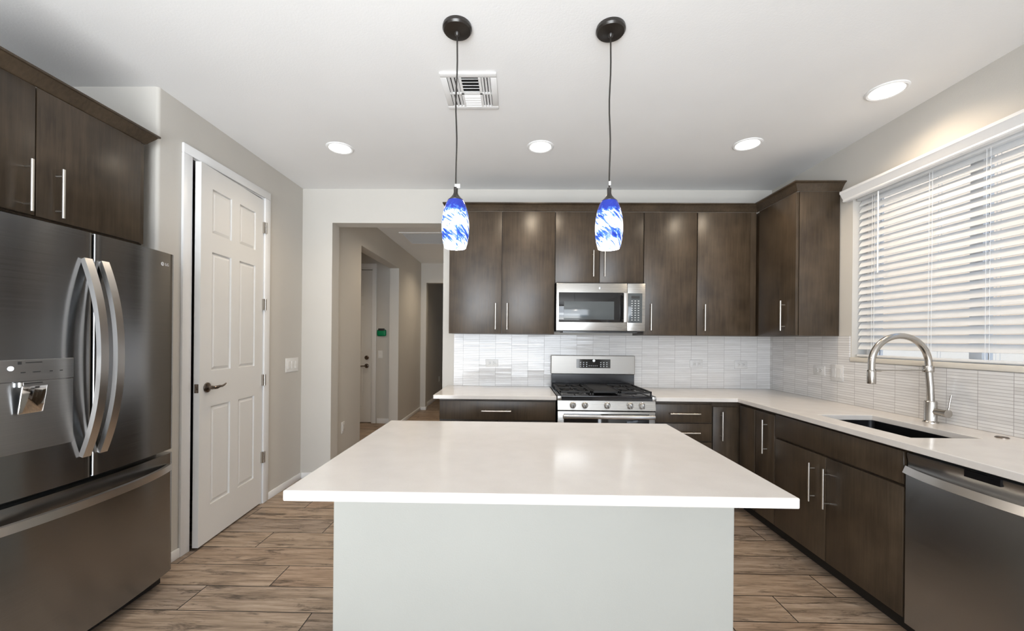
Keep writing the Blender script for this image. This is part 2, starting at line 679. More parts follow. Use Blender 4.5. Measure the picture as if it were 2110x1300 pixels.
BH, BT = .058, .013
m = MB().box(XL, XL + BT, 2.285, 2.446, 0, BH, .003).box(XL, XL + BT, 3.330, YB, 0, BH, .003)
struct('baseboard_left', m, 'trim_white')
struct('baseboard_back', MB().box(XL + BT, OX0, YB - BT, YB, 0, BH, .003), 'trim_white')
m = MB().box(HX, HX + BT, 4.01, 4.68, 0, BH, .003).box(HX, HX + BT, 6.2, HY1, 0, BH, .003).box(HX - .14, HX, 6.2 - BT, 6.2, 0, BH, .003)
m.box(HX + BT, -1.685 + BT, HY1 - BT, HY1, 0, BH, .003).box(-1.685, -1.685 + BT, HY1, HY1 + .13, 0, BH, .003)
struct('baseboard_hall', m, 'trim_white')
struct('baseboard_passage', MB().box(-1.74, -1.74 + BT, HY1 + .13, 10.2, 0, BH + .03, .003), 'trim_white')
struct('baseboard_foyer', MB().box(-2.17, HX - .14, FY - BT, FY, 0, BH + .02, .003), 'trim_white')

# backsplash mosaics
struct('backsplash_back', MB().box(-.58, XR - .009, YB - .009, YB, ZC, 1.386), 'tile_rear_run', smooth=0)
m = MB().box(XR - .009, XR, 1.225, 2.945, ZC, 1.203).box(XR - .009, XR, 2.945, YB - .009, ZC, 1.386)
struct('backsplash_right', m, 'tile_window_run', smooth=0)

# ------------------------------------------------------------------ window, sill, outdoors
win = struct('window_1', MB().box(2.485, 2.545, WY0, WY1, WZ0, WZ0 + .042).box(2.485, 2.545, WY0, WY1, WZ1 - .06, WZ1)
             .box(2.485, 2.545, WY0, WY0 + .06, WZ0 + .042, WZ1 - .06).box(2.485, 2.545, WY1 - .06, WY1, WZ0 + .042, WZ1 - .06), 'vinyl_white')
make('mullion', MB().box(2.48, 2.54, 2.215, 2.28, WZ0 + .042, WZ1 - .06, .004), 'vinyl_white', win)
make('pane', MB().box(2.512, 2.516, WY0 + .06, 2.215, WZ0 + .042, WZ1 - .06), 'pane_glass', win, smooth=0)
make('pane', MB().box(2.522, 2.526, 2.28, WY1 - .06, WZ0 + .042, WZ1 - .06), 'pane_glass', win, smooth=0)
make('window_sill', MB().box(XR - .012, 2.485, WY0, WY1 + .004, WZ0, WZ0 + .03, .004), 'sill_paint', win)

struct('ground', MB().box(2.6, 9, -5, 12, -.3, -.2), 'gravel', smooth=0)
struct('wall_neighbor', MB().box(5.6, 5.9, -5, 12, -.2, 6.2), 'stucco_peach', smooth=0)
struct('wall_garden', MB().box(4.3, 4.5, -5, 12, -.2, 1.285), 'block_pale', smooth=0)

# ------------------------------------------------------------------ trim and doors
C = .066
m = MB()
for (y0, y1, z0, z1) in ((DY0 - C, DY0 + .004, 0, DZ - .004), (DY1 - .004, DY1 + C, 0, DZ - .004), (DY0 - C, DY1 + C, DZ - .004, DZ + C - .01)):
    m.box(XL, XL + .016, y0, y1, z0, z1, .004)
    m.box(XL - .12, XL, y0 if y0 != DY0 - C else DY0 - .0, y1 if y1 != DY1 + C else DY1, z0, z1) if False else None
struct('trim_1', m, 'trim_white')
m = MB().box(XL - .12, XL, DY0, DY0 + .015, 0, DZ).box(XL - .12, XL, DY1 - .012, DY1, 0, DZ).box(XL - .12, XL, DY0 + .015, DY1 - .012, DZ - .012, DZ)
struct('trim_2', m, 'trim_white')


def panel_door(name, width, height, thick, mat):
    """six panel slab: hinge edge at x=0, runs along +x, visible face towards -y (y=0)"""
    m = MB()
    st, mid = .115 * width / .76, .10 * width / .76
    pw = (width - 2 * st - mid) / 2
    rows = ((.095 * height, .36 * height), (.455 * height, .775 * height), (.825 * height, .945 * height))
    xs = [0, st, st + pw, st + pw + mid, width - st, width]
    zs = [0] + [v for r in rows for v in r] + [height]
    bm = m.bm
    gv = {(i, k): bm.verts.new((x, 0, z)) for i, x in enumerate(xs) for k, z in enumerate(zs)}
    holes = []
    for i in range(5):
        for k in range(len(zs) - 1):
            f = bm.faces.new((gv[i, k], gv[i + 1, k], gv[i + 1, k + 1], gv[i, k + 1]))
            if i in (1, 3) and k in (1, 3, 5):
                holes.append(f)
    # back and rim
    b = [bm.verts.new((x, thick, z)) for x, z in ((0, 0), (width, 0), (width, height), (0, height))]
    bm.faces.new(b[::-1])
    lo = [gv[i, 0] for i in range(6)]
    hi = [gv[i, len(zs) - 1] for i in range(6)]
    le = [gv[0, k] for k in range(len(zs))]
    ri = [gv[5, k] for k in range(len(zs))]
    bm.faces.new(lo[::-1] + [b[0], b[1]])
    bm.faces.new(hi + [b[2], b[3]])
    bm.faces.new(le + [b[3], b[0]])
    bm.faces.new(ri[::-1] + [b[1], b[2]])
    for ins, dep in ((.014, .011), (.012, 0), (.026, -.008)):
        r = bmesh.ops.inset_individual(bm, faces=holes, thickness=ins, depth=0)
        for f in holes:
            for v in f.verts:
                v.co.y += dep
    return m


def place(mb, M):
    bmesh.ops.transform(mb.bm, matrix=M, verts=mb.bm.verts)
    return mb


ANG = R(4.2)
DW = .718
HP = Vector((XL + .003, 3.250, .012))
# local +x -> towards the camera (-Y), face (-y local) -> +X world
MD = Matrix.Translation(HP) @ Matrix.Rotation(ANG, 4, 'Z') @ Matrix(((0, -1, 0, 0), (-1, 0, 0, 0), (0, 0, 1, 0), (0, 0, 0, 1)))
d1 = bpy.data.objects.new('door_1', None)
d1['kind'] = 'structure'
COL.objects.link(d1)
make('door_slab', place(panel_door('s', DW, 2.425, .036, 'door_white'), MD), 'door_white', d1, smooth=20)
lx, lz = DW - .065, 1.012 - .012
hd = MB()
hd.lathe([(.030, 0), (.033, -.004), (.031, -.010), (.020, -.015), (.012, -.017), (.012, -.040)], (0, 0, 0), 28, 'Y')
hd.tube([(0, -.040, 0), (0, -.052, 0), (-.012, -.058, .001), (-.04, -.056, .004), (-.07, -.053, .002), (-.095, -.052, .008), (-.112, -.053, .016)], .008, 12,
        [.011, .011, .011, .009, .0075, .006, .004])
place(hd, MD @ Matrix.Translation((lx, 0, lz)))
make('lever_handle', hd, 'pewter', d1, 'dark pewter lever handle')
make('latch_plate', place(MB().box(DW - .0005, DW + .002, .006, .030, lz - .028, lz + .028, .0008).box(DW + .001, DW + .009, .012, .024, lz - .010, lz + .010, .002), MD), 'pewter', d1, 'dark latch plate in the door edge')
for hz in (2.215, 1.60, .995, .375):
    make('hinge', MB().cyl((XL + .018, 3.262, hz - .045), (XL + .018, 3.262, hz + .045), .0085, 14).box(XL + .002, XL + .020, 3.240, 3.262, hz - .044, hz + .044), 'nickel', d1, 'nickel hinge')

# front door in the foyer
d2 = bpy.data.objects.new('door_2', None)
d2['kind'] = 'structure'
COL.objects.link(d2)
MF = Matrix.Translation((-3.19, FY + .03, .01))
make('door_slab', place(panel_door('s', .925, 2.40, .045, 'door_white'), MF), 'door_white', d2, smooth=20)
kx = -2.265 - .085
make('deadbolt', MB().lathe([(.033, 0), (.033, -.012), (.022, -.02), (.022, -.028)], (kx, FY + .03, 1.03), 24, 'Y'), 'pewter', d2, 'round dark deadbolt')
make('lever_handle', MB().lathe([(.034, 0), (.034, -.01), (.014, -.016), (.014, -.05)], (kx, FY + .03, .90), 24, 'Y')
     .tube([(kx, FY - .02, .90), (kx - .03, FY - .03, .90), (kx - .11, FY - .03, .895)], .009, 10), 'pewter', d2, 'dark lever handle')
m = MB().box(-2.26, -2.19, FY - .016, FY, 0, 2.44, .004).box(-3.31, -3.24, FY - .016, FY, 0, 2.44, .004).box(-3.31, -2.19, FY - .016, FY, 2.44, 2.51, .004)
m.box(-2.262, -2.247, FY, FY + .12, 0, 2.455).box(-3.25, -3.235, FY, FY + .12, 0, 2.455).box(-3.235, -2.262, FY, FY + .12, 2.42, 2.455).box(-3.235, -2.262, FY + .085, FY + .12, 0, 2.42)  # rear panel is an unseen filler added to block light round the door
struct('trim_light_stop', m, 'trim_white')

# ------------------------------------------------------------------ wall plates
def switch_plate(name, label, n, axis, c, w=None, h=.118, mat='plastic_white', horiz=False):
    """axis: outward direction of the wall the plate sits on"""
    w = w or (.07 + .046 * (n - 1))
    t = thing(name, label, 'switch', c)
    B = {'+X': Matrix(((0, 0, 1, 0), (1, 0, 0, 0), (0, 1, 0, 0), (0, 0, 0, 1))),
         '-X': Matrix(((0, 0, -1, 0), (-1, 0, 0, 0), (0, 1, 0, 0), (0, 0, 0, 1))),
         '-Y': Matrix(((1, 0, 0, 0), (0, 0, -1, 0), (0, 1, 0, 0), (0, 0, 0, 1)))}[axis]
    M = Matrix.Translation(c) @ B
    make('plate', place(MB().box(-w / 2, w / 2, -h / 2, h / 2, 0, .006, .002), M), mat, t)
    st = w / n * .86
    for k in range(n):
        x = (k - (n - 1) / 2) * st
        make('rocker', place(MB().prism([(-.033, .006), (.033, .006), (.033, .011), (0, .008), (-.033, .0105)], 'X', x - .016, x + .016), M), mat, t)
    return t


def outlet(name, label, axis, c, horiz, mat='plastic_white'):
    t = thing(name, label, 'outlet', c)
    B = {'+X': Matrix(((0, 0, 1, 0), (1, 0, 0, 0), (0, 1, 0, 0), (0, 0, 0, 1))),
         '-X': Matrix(((0, 0, -1, 0), (-1, 0, 0, 0), (0, 1, 0, 0), (0, 0, 0, 1))),
         '-Y': Matrix(((1, 0, 0, 0), (0, 0, -1, 0), (0, 1, 0, 0), (0, 0, 0, 1)))}[axis]
    M = Matrix.Translation(c) @ B
    if horiz:
        M = M @ Matrix.Rotation(R(90), 4, 'Z')
    make('plate', place(MB().box(-.036, .036, -.059, .059, 0, .006, .002), M), mat, t)
    for s in (-1, 1):
        r = make('receptacle', place(MB().box(-.017, .017, s * .021 - .014, s * .021 + .014, .005, .0085, .003), M), mat, t)
        sl = MB()
        for sx in (-.0065, .0065):
            sl.box(sx - .0012, sx + .0012, s * .021 - .001, s * .021 + .008, .008, .0092)
        sl.cyl((0, s * .021 - .007, .008), (0, s * .021 - .007, .0092), .0026, 10)
        make('slot', place(sl, M), 'mark_dark', r, 'dark outlet slot')
    return t


switch_plate('light_switch', 'white three gang rocker switch on the taupe wall right of the open pantry door', 3, '+X', (XL, 3.69, 1.09), w=.205, h=.125)
outlet('wall_outlet', 'bright white horizontal outlet on the tile left of the range', '-Y', (-.222, YB - .009, 1.115), True)
outlet('wall_outlet', 'pale horizontal outlet on the tile just right of the range', '-Y', (1.687, YB - .009, 1.127), True, 'plate_grey')
outlet('wall_outlet', 'pale horizontal outlet on the tile near the inside corner of the back wall', '-Y', (2.10, YB - .009, 1.122), True, 'plate_grey')
outlet('wall_outlet', 'pale horizontal outlet on the tiled window wall left of the switch plate', '-X', (XR - .009, 3.225, 1.12), True, 'plate_grey')
switch_plate('light_switch', 'pale rocker switch on the tiled window wall beside the faucet', 2, '-X', (XR - .009, 3.05, 1.115), mat='plate_grey')
outlet('wall_outlet', 'white outlet low on the hall wall just inside the opening', '+X', (HX, 4.215, .41), False)
switch_plate('light_switch', 'white switch below the green keypad in the foyer', 1, '-Y', (-2.125, FY, 1.085))
outlet('wall_outlet', 'small white outlet low on the far passage wall', '+X', (-1.74, 9.3, .42), False)
t = thing('alarm_keypad', 'green alarm keypad on the foyer wall beside the front door', 'keypad', (-2.105, FY, 1.43))
make('case', MB().box(-2.175, -2.035, FY - .025, FY, 1.37, 1.475, .022, 4), 'green_plastic', t)
make('display', MB().box(-2.155, -2.055, FY - .028, FY - .02, 1.455, 1.492, .003), 'mark_dark', t, 'dark display strip')

# ------------------------------------------------------------------ cabinets
def bar_pull(M, L, off=.033):
    """bar along local x, stands off towards local +z"""
    m = MB().cyl((-L / 2, 0, off), (L / 2, 0, off), .006, 16)
    for s in (-1, 1):
        m.cyl((s * L * .36, 0, 0), (s * L * .36, 0, off), .0042, 12)
    return place(m, M)


F = {'back': Matrix(((1, 0, 0, 0), (0, 0, -1, 0), (0, 1, 0, 0), (0, 0, 0, 1))),     # faces -Y
     'right': Matrix(((0, 0, -1, 0), (-1, 0, 0, 0), (0, 1, 0, 0), (0, 0, 0, 1))),   # faces -X
     'left': Matrix(((0, 0, 1, 0), (1, 0, 0, 0), (0, 1, 0, 0), (0, 0, 0, 1)))}      # faces +X


def pull_at(face, p, L, vert):
    M = Matrix.Translation(p) @ F[face]
    if vert:
        M = M @ Matrix.Rotation(R(90), 4, 'Z')
    return bar_pull(M, L)


G = .0026


def front(parent, name, face, plane, a0, a1, z0, z1, pull=None, L=.225, th=.02):
    """slab front; plane = coordinate of its visible face; pull = (a, z, vertical)"""
    m = MB()
    if face == 'back':
        m.box(a0 + G, a1 - G, plane, plane + th, z0 + G, z1 - G, .0015)
        pp = lambda p: (p[0], plane, p[1])
    elif face == 'right':
        m.box(plane, plane + th, a0 + G, a1 - G, z0 + G, z1 - G, .0015)
        pp = lambda p: (plane, p[0], p[1])
    else:
        m.box(plane - th, plane, a0 + G, a1 - G, z0 + G, z1 - G, .0015)
        pp = lambda p: (plane, p[0], p[1])
    o = make(name, m, 'cabinet_wood', parent)
    if pull:
        make('handle', pull_at(face, pp(pull), L, pull[2]), 'pull_metal', o, 'brushed nickel bar pull')
    return o


YU = 3.533                 # face of the upper doors on the back wall
UZ0, UZ1 = 1.386, 2.447
# left pair
t = thing('wall_cabinet', 'dark two-door wall cabinet left of the microwave, next to the hall opening', 'cabinet', (-.1, YU, UZ0))
make('body', MB().box(-.583, .333, YU + .021, YB - .001, UZ0, UZ1), 'cabinet_wood', t, smooth=0)
front(t, 'door', 'back', YU, -.583, -.124, UZ0, UZ1, (-.176, 1.537, True))
front(t, 'door', 'back', YU, -.124, .333, UZ0, UZ1, (-.076, 1.537, True))
# above the microwave
t = thing('wall_cabinet', 'short dark two-door wall cabinet directly above the microwave', 'cabinet', (.71, YU, 1.83))
make('body', MB().box(.335, 1.093, YU + .021, YB - .001, 1.83, UZ1), 'cabinet_wood', t, smooth=0)
front(t, 'door', 'back', YU, .335, .716, 1.83, UZ1, (.66, 1.995, True))
front(t, 'door', 'back', YU, .716, 1.093, 1.83, UZ1, (.756, 1.995, True))
# two singles
for x0, x1, lab in ((1.095, 1.549, 'dark single-door wall cabinet immediately right of the microwave'),
                    (1.551, 2.005, 'dark single-door wall cabinet in the middle between microwave and corner cabinet')):
    t = thing('wall_cabinet', lab, 'cabinet', ((x0 + x1) / 2, YU, UZ0))
    make('body', MB().box(x0, x1 + (.057 if x1 > 2 else 0), YU + .021, YB - .001, UZ0, UZ1), 'cabinet_wood', t, smooth=0)
    front(t, 'door', 'back', YU, x0, x1, UZ0, UZ1, (x0 + .058, 1.54, True))
    if x1 > 2:
        make('filler', MB().box(x1 + .002, 2.055, YU + .008, YU + .021, UZ0, UZ1), 'cabinet_wood', t, smooth=0)
# corner run on the window wall
XU = 2.058
t = thing('wall_cabinet', 'dark wall cabinet on the window wall, its wide end panel facing the room', 'cabinet', (XU, 3.25, UZ0))
make('body', MB().box(XU + .024, XR - .001, 3.05, YB - .001, UZ0, UZ1), 'cabinet_wood', t, smooth=0)
make('end_panel', MB().box(XU + .024, XR - .012, 3.043, 3.05, UZ0, UZ1, .001), 'cabinet_wood', t)
front(t, 'door', 'right', XU, 3.043, 3.508, UZ0, UZ1, (3.165, 1.54, True), L=.23)


def crown(path, z0, h, proj, close=None):
    """crown moulding: path = list of (x, y) along the cabinet face, outward = right hand side"""
    prof = [(0, 0), (.006, .004), (.010, .012), (.030, h * .62), (proj * .82, h * .82), (proj, h * .86), (proj, h), (0, h)]
    m = MB()
    n = len(path)
    rings = []
    for i, p in enumerate(path):
        p = Vector((*p, 0))
        ds = []
        if i > 0:
            ds.append((p - Vector((*path[i - 1], 0))).normalized())
        if i < n - 1:
            ds.append((Vector((*path[i + 1], 0)) - p).normalized())
        ns = [Vector((d.y, -d.x, 0)) for d in ds]
        o = ns[0] if len(ns) == 1 else (ns[0] + ns[1]) / (1 + ns[0].dot(ns[1]))
        rings.append([m.bm.verts.new(p + o * a + Vector((0, 0, z0 + b))) for a, b in prof])
    return m.skin(rings)


o = make('crown_molding', crown([(-.586, YB - .001), (-.586, YU + .004), (XU + .004, YU + .004), (XU + .004, 3.040), (XR - .001, 3.040)], UZ1, .062, .05), 'cabinet_wood', loc=(0, 0, 0))
tag(o, 'dark crown molding running along the tops of the back and window wall cabinets', 'molding')

# over the refrigerator
XF = -2.032
t = thing('wall_cabinet', 'dark two-door cabinet above the refrigerator', 'cabinet', (XF, 1.7, 1.84))
make('body', MB().box(-2.655, XF - .021, 1.19, 2.205, 1.835, 2.388), 'cabinet_wood', t, smooth=0)
make('stile', MB().box(XF - .020, XF - .010, 2.180, 2.205, 1.84, 2.388), 'cabinet_wood', t, smooth=0)
front(t, 'door', 'left', XF, 1.215, 1.694, 1.84, 2.388, (1.655, 1.958, True), L=.215)
front(t, 'door', 'left', XF, 1.694, 2.178, 1.84, 2.388, (1.772, 1.962, True), L=.215)
make('crown', crown([(-2.64, 2.208), (XF - .006, 2.208), (XF - .006, 1.10)][::-1] and [(XF - .006, 1.10), (XF - .006, 2.208), (-2.64, 2.208)], 2.388, .062, .046), 'cabinet_wood', t)

# ---- base units
YFR = 3.227
XFR = 1.755
BZ1 = .853


def carcass(t, x0, x1, y0, y1, toe):
    make('body', MB().box(x0, x1, y0, y1, .1, .868), 'cabinet_wood', t, smooth=0)
    make('toe_kick', toe, 'toe_black', t, smooth=0)


t = thing('base_cabinet', 'dark base cabinet with one wide drawer left of the range', 'cabinet', (-.14, YFR, 0))
carcass(t, -.6, .322, YFR + .021, YB - .001, MB().box(-.6, .322, YFR + .08, YFR + .09, 0, .1))
front(t, 'drawer', 'back', YFR, -.6, .322, .70, BZ1, (-.148, .776, False), L=.232)
front(t, 'door', 'back', YFR, -.6, -.14, .1, .695, (-.19, .55, True))
front(t, 'door', 'back', YFR, -.14, .322, .1, .695, (-.09, .55, True))

t = thing('base_cabinet', 'dark drawer stack right of the range', 'cabinet', (1.32, YFR, 0))
carcass(t, 1.092, 1.545, YFR + .021, YB - .001, MB().box(1.092, 1.545, YFR + .08, YFR + .09, 0, .1))
for z0, z1 in ((.698, .845), (.552, .694), (.328, .548), (.1, .324)):
    front(t, 'drawer', 'back', YFR, 1.098, 1.543, z0, z1, (1.323, (z0 + z1) / 2 + .0, False), L=.235)

t = thing('base_cabinet', 'dark narrow single-door base cabinet in the corner beside the drawer stack', 'cabinet', (1.64, YFR, 0))
carcass(t, 1.547, 1.7745, YFR + .021, YB - .001, MB().box(1.547, 1.80, YFR + .08, YFR + .09, 0, .1))
front(t, 'door', 'back', YFR, 1.549, 1.742, .1, .828, (1.611, .68, True))

t = thing('base_cabinet', 'dark blank filler panel in the corner of the window wall run', 'cabinet', (XFR, 3.1, 0))
carcass(t, XFR + .021, XR - .001, 3.017, YFR + .018, MB().box(XFR + .08, XFR + .09, 3.017, 3.30, 0, .1))
front(t, 'panel', 'right', XFR, 3.020, 3.224, .1, .845)

t = thing('base_cabinet', 'dark slim single-door base cabinet between corner filler and sink unit', 'cabinet', (XFR, 2.9, 0))
carcass(t, XFR + .021, XR - .001, 2.791, 3.015, MB().box(XFR + .08, XFR + .09, 2.791, 3.015, 0, .1))
front(t, 'door', 'right', XFR, 2.791, 3.012, .1, .845, (2.876, .678, True), L=.235)

t = thing('base_cabinet', 'dark two-door sink base cabinet with a blank false drawer front', 'cabinet', (XFR, 2.33, 0))
make('body', MB().box(XFR + .021, XFR + .035, 1.872, 2.789, .1, .868).box(XFR + .035, XR - .001, 1.872, 1.888, .1, .868)
     .box(XFR + .035, XR - .001, 2.773, 2.789, .1, .868).box(XFR + .035, XR - .001, 1.888, 2.773, .1, .118), 'cabinet_wood', t, smooth=0)
make('toe_kick', MB().box(XFR + .08, XFR + .09, 1.872, 2.789, 0, .1), 'toe_black', t, smooth=0)
front(t, 'false_front', 'right', XFR, 1.872, 2.789, .700, BZ1)
front(t, 'door', 'right', XFR, 1.872, 2.332, .1, .692, (2.311, .52, True), L=.225)
front(t, 'door', 'right', XFR, 2.332, 2.789, .1, .692, (2.422, .522, True), L=.225)

# ------------------------------------------------------------------ worktops
CT = .031
o = make('countertop', MB().box(-.642, .323, 3.193, YB - .001, ZC - CT, ZC), 'quartz', smooth=0, bevel=.003)
tag(o, 'short white quartz countertop left of the range', 'countertop')
SX0, SX1, SY0, SY1 = 1.845, 2.17, 1.935, 2.52
xs = [1.091, 1.722, SX0, SX1, XR - .001]
ys = [1.225, SY0, SY1, 3.193, YB - .001]
o = make('countertop', MB().cells(xs, ys, lambda i, j: (j == 3 or i >= 1) and not (i == 2 and j == 1), ZC - CT, ZC), 'quartz', smooth=0, bevel=.003)
tag(o, 'white L-shaped quartz countertop running round the corner with the sink cut in', 'countertop')

# sink and fittings
t = thing('sink', 'dark undermount sink let into the white countertop under the window', 'sink', (2.0, 2.23, .66))
m = MB()
x0, x1, y0, y1, zb, zt = SX0 - .006, SX1 + .006, SY0 - .006, SY1 + .006, .665, ZC - CT - .001


def rrect(x0, x1, y0, y1, r, z, n=6):
    out = []
    for cx, cy, a0 in ((x1 - r, y1 - r, 0), (x0 + r, y1 - r, 90), (x0 + r, y0 + r, 180), (x1 - r, y0 + r, 270)):
        for k in range(n + 1):
            a = R(a0 + 90 * k / n)
            out.append((cx + r * math.cos(a), cy + r * math.sin(a), z))
    return out


lv = [(0, .03, zt), (-.0, .03, zb + .03), (-.012, .03, zb + .008), (-.03, .03, zb)]
rings = [[m.bm.verts.new(p) for p in rrect(x0 - d, x1 + d, y0 - d, y1 + d, r, z)] for d, r, z in
         ((.02, .03, zt), (0, .03, zt), (0, .03, zb + .03), (-.010, .03, zb + .006), (-.03, .03, zb))]
m.skin(rings, cap0=False, cap1=True)
make('basin', m, 'sink_steel', t)
make('drain', MB().lathe([(.045, 0), (.045, .004), (.03, .004), (.025, .001)], (2.0, 2.23, zb + .0005), 28), 'steel', t)

FX, FYY = 2.315, 2.316
t = thing('faucet', 'brushed nickel gooseneck pull-down faucet behind the sink', 'faucet', (FX, FYY, ZC))
make('base', MB().lathe([(.034, 0), (.034, .004), (.029, .008), (.0275, .012), (.0275, .116), (.025, .119), (.019, .120)], (FX, FYY, ZC), 32), 'nickel', t)
ax0 = 2.302
pts = [(FX, FYY, ZC + .118), (FX - .004, FYY, 1.10), (ax0, FYY, 1.19)]
cxm, rr, zc_ = 2.145, .157, 1.222
pts += [(cxm + rr * math.cos(a), FYY, zc_ + rr * math.sin(a)) for a in [PI * k / 24 for k in range(25)]]
pts += [(1.988, FYY, 1.18)]
make('neck', MB().tube(pts, .0165, 20), 'nickel', t)
make('spray_head', MB().lathe([(.019, 0), (.0205, .004), (.0205, .068), (.019, .074), (.0165, .078)], (1.988, FYY, 1.110), 28), 'nickel', t)
make('docking_arm', MB().lathe([(.024, 0), (.0255, .004), (.0255, .032), (.024, .036)], (2.2995, FYY, 1.178), 28)
     .cyl((2.275, FYY, 1.190), (2.03, FYY, 1.186), .0045, 12).cyl((2.04, FYY, 1.186), (2.008, FYY, 1.186), .007, 14), 'nickel', t)
make('valve', MB().cyl((FX + .004, FYY - .02, .962), (FX + .004, FYY - .082, .962), .0185, 26).cyl((FX + .004, FYY - .082, .962), (FX + .004, FYY - .090, .962), .022, 26), 'nickel', t)
make('lever', MB().tube([(FX + .006, FYY - .086, .972), (FX + .012, FYY - .088, 1.02), (FX + .018, FYY - .09, 1.062)], .0042, 12), 'nickel', t)
o = make('hole_cover', MB().lathe([(.024, 0), (.024, .003), (.02, .006), (.004, .007)], (2.285, 1.955, ZC), 28), 'pewter', loc=(0, 0, 0))
tag(o, 'flat round dark metal hole cover on the countertop right of the faucet', 'hole cover')

# ------------------------------------------------------------------ island
t = thing('kitchen_island', 'pale painted island base under the large white countertop', 'island', (.065, 1.8, 0))
make('body', MB().box(-.645, .775, 1.45, 2.165, 0, ZC - CT), 'island_paint', t, smooth=0, bevel=.004)
make('baseboard', MB().box(-.645, .775, 1.438, 1.45, 0, .06, .003), 'trim_white', t)
o = make('countertop', MB().box(-.666, .806, 1.165, 2.187, ZC - CT, ZC), 'quartz', smooth=0, bevel=.004)
tag(o, 'large white quartz island countertop in the foreground', 'countertop')

# ------------------------------------------------------------------ dishwasher
t = thing('dishwasher', 'dark stainless dishwasher with a bowed bar handle right of the sink unit', 'dishwasher', (XFR, 1.56, 0))
D0, D1 = 1.258, 1.866
make('tub', MB().box(XFR + .03, XR - .02, D0 + .004, D1 - .004, .1, .85), 'black_plastic', t, smooth=0)
make('toe_kick', MB().box(XFR + .07, XFR + .08, D0, D1, 0, .1), 'black_plastic', t, smooth=0)
# front skin: flat below, scooped pocket above the handle
prof = [(XFR, .085), (XFR, .762), (XFR + .004, .772), (XFR + .010, .790), (XFR + .010, .812), (XFR + .004, .835), (XFR + .004, .848), (XFR + .030, .848), (XFR + .030, .085)]
make('door', MB().prism(prof, 'Y', D0 + .003, D1 - .003), 'dishwasher_steel', t, smooth=30)
N = 28
pts, sides = [], []
for k in range(N + 1):
    s = k / N
    y = D1 - .002 - s * (D1 - D0 - .004)
    bow = .040 * (1 - abs(2 * s - 1) ** 2.6)
    pts.append((XFR - .002 - bow, y, .772))
    sides.append((Vector((math.sin(R(24)), 0, math.cos(R(24)))), Vector((math.cos(R(24)), 0, -math.sin(R(24))))))
make('handle', MB().sweep_rect(pts, sides, .0165, .007), 'handle_steel', t, smooth=50)
make('control_panel', MB().box(XFR - .0005, XFR + .006, 1.505, 1.625, .822, .8485), 'black_glass', t)
MT = Matrix.Translation((XFR - .0185, D1 - .045, .772)) @ Matrix.Rotation(R(-17), 4, 'Z') @ F['right']
make('logo', MB().text('SAMSUNG', .0105, MT), 'mark_light', t, 'small pale maker lettering')

o = make('end_panel', MB().box(XFR - .002, XR - .002, 1.232, 1.252, 0, ZC - CT), 'cabinet_wood', smooth=0, loc=(0, 0, 0))
tag(o, 'dark wooden end panel closing the run beyond the dishwasher', 'cabinet panel')

# ------------------------------------------------------------------ range
RX, RXE = .328, 1.088
RF = 3.178
t = thing('gas_range', 'stainless gas range with black grates and five front knobs', 'range', (.708, RF, 0))
make('body', MB().box(RX + .004, RXE - .004, RF + .045, YB - .012, .03, .895), 'black_enamel', t, smooth=0)
make('cooktop', MB().box(RX, RXE, RF - .004, YB - .075, .893, .908, .004).box(RX + .02, RXE - .02, RF - .004, RF + .02, .872, .893), 'black_enamel', t)
for sx in (RX, RXE - .03):
    make('corner_trim', MB().box(sx, sx + .03, RF - .010, RF + .03, .873, .906, .003), 'steel', t)
m = MB().prism([(RF + .010, .872), (RF + .03, .872), (RF + .03, .796), (RF - .010, .796)], 'X', RX + .001, RXE - .001)
make('control_panel', m, 'steel', t, smooth=0, bevel=.002)
for kx in (.447, .540, .712, .888, .980):
    kb = make('knob', MB().lathe([(.024, 0), (.024, -.006), (.020, -.010), (.0195, -.026), (.017, -.029)], (kx, RF - .006, .836), 28, 'Y'), 'steel', t)
    make('grip', MB().box(kx - .0055, kx + .0055, RF - .050, RF - .030, .836 - .019, .836 + .019, .002), 'handle_steel', kb)
    make('pointer', MB().box(kx - .0025, kx + .0025, RF - .0512, RF - .0495, .836 - .016, .836 + .018), 'mark_dark', kb, 'dark pointer line')
# oven door
od = make('oven_door', MB().box(RX + .003, RXE - .003, RF + .002, RF + .04, .30, .786, .003), 'steel', t)
make('door_glass', MB().box(RX + .05, RXE - .05, RF - .001, RF + .006, .35, .768, .002), 'black_glass', od)
m = MB().box(RX + .038, RXE - .016, RF - .058, RF - .040, .738, .768, .006, 3)
for sx in (RX + .06, RXE - .05):
    m.box(sx - .012, sx + .012, RF - .045, RF + .003, .745, .762, .003)
make('handle', m, 'handle_steel', od)
make('drawer', MB().box(RX + .003, RXE - .003, RF + .004, RF + .04, .09, .294, .003), 'steel', t)
# back guard
BG = YB - .075
make('riser', MB().box(RX + .006, RXE + .008, BG + .006, YB - .012, .905, 1.026), 'black_enamel', t, smooth=0, bevel=.003)
m = MB().prism([(BG - .002, 1.026), (BG + .0, 1.196), (BG + .055, 1.196), (BG + .055, 1.026)], 'X', RX + .002, RXE + .011)
gd = make('back_guard', m, 'guard_steel', t, smooth=0, bevel=.004)
m = MB().prism([(BG - .0035, 1.082), (BG - .0025, 1.163), (BG + .01, 1.163), (BG + .01, 1.082)], 'X', .562, .874)
ds = make('display', m, 'black_glass', gd, smooth=0, bevel=.001)
for side in (.600, .785):
    m = MB()
    for i in range(3):
        for j in range(3):
            x, z = side + i * .028, 1.097 + j * .018
            m.box(x - .005, x + .005, BG - .0042, BG - .002, z - .0035, z + .0035)
    make('touch_keys', m, 'mark_light', ds, 'block of pale touch key marks')
m = MB()
for i in range(5):
    m.box(.675 + i * .018, .684 + i * .018, BG - .0042, BG - .002, 1.100, 1.104)
make('display_legend', m, 'mark_light', ds, 'short row of pale marks')
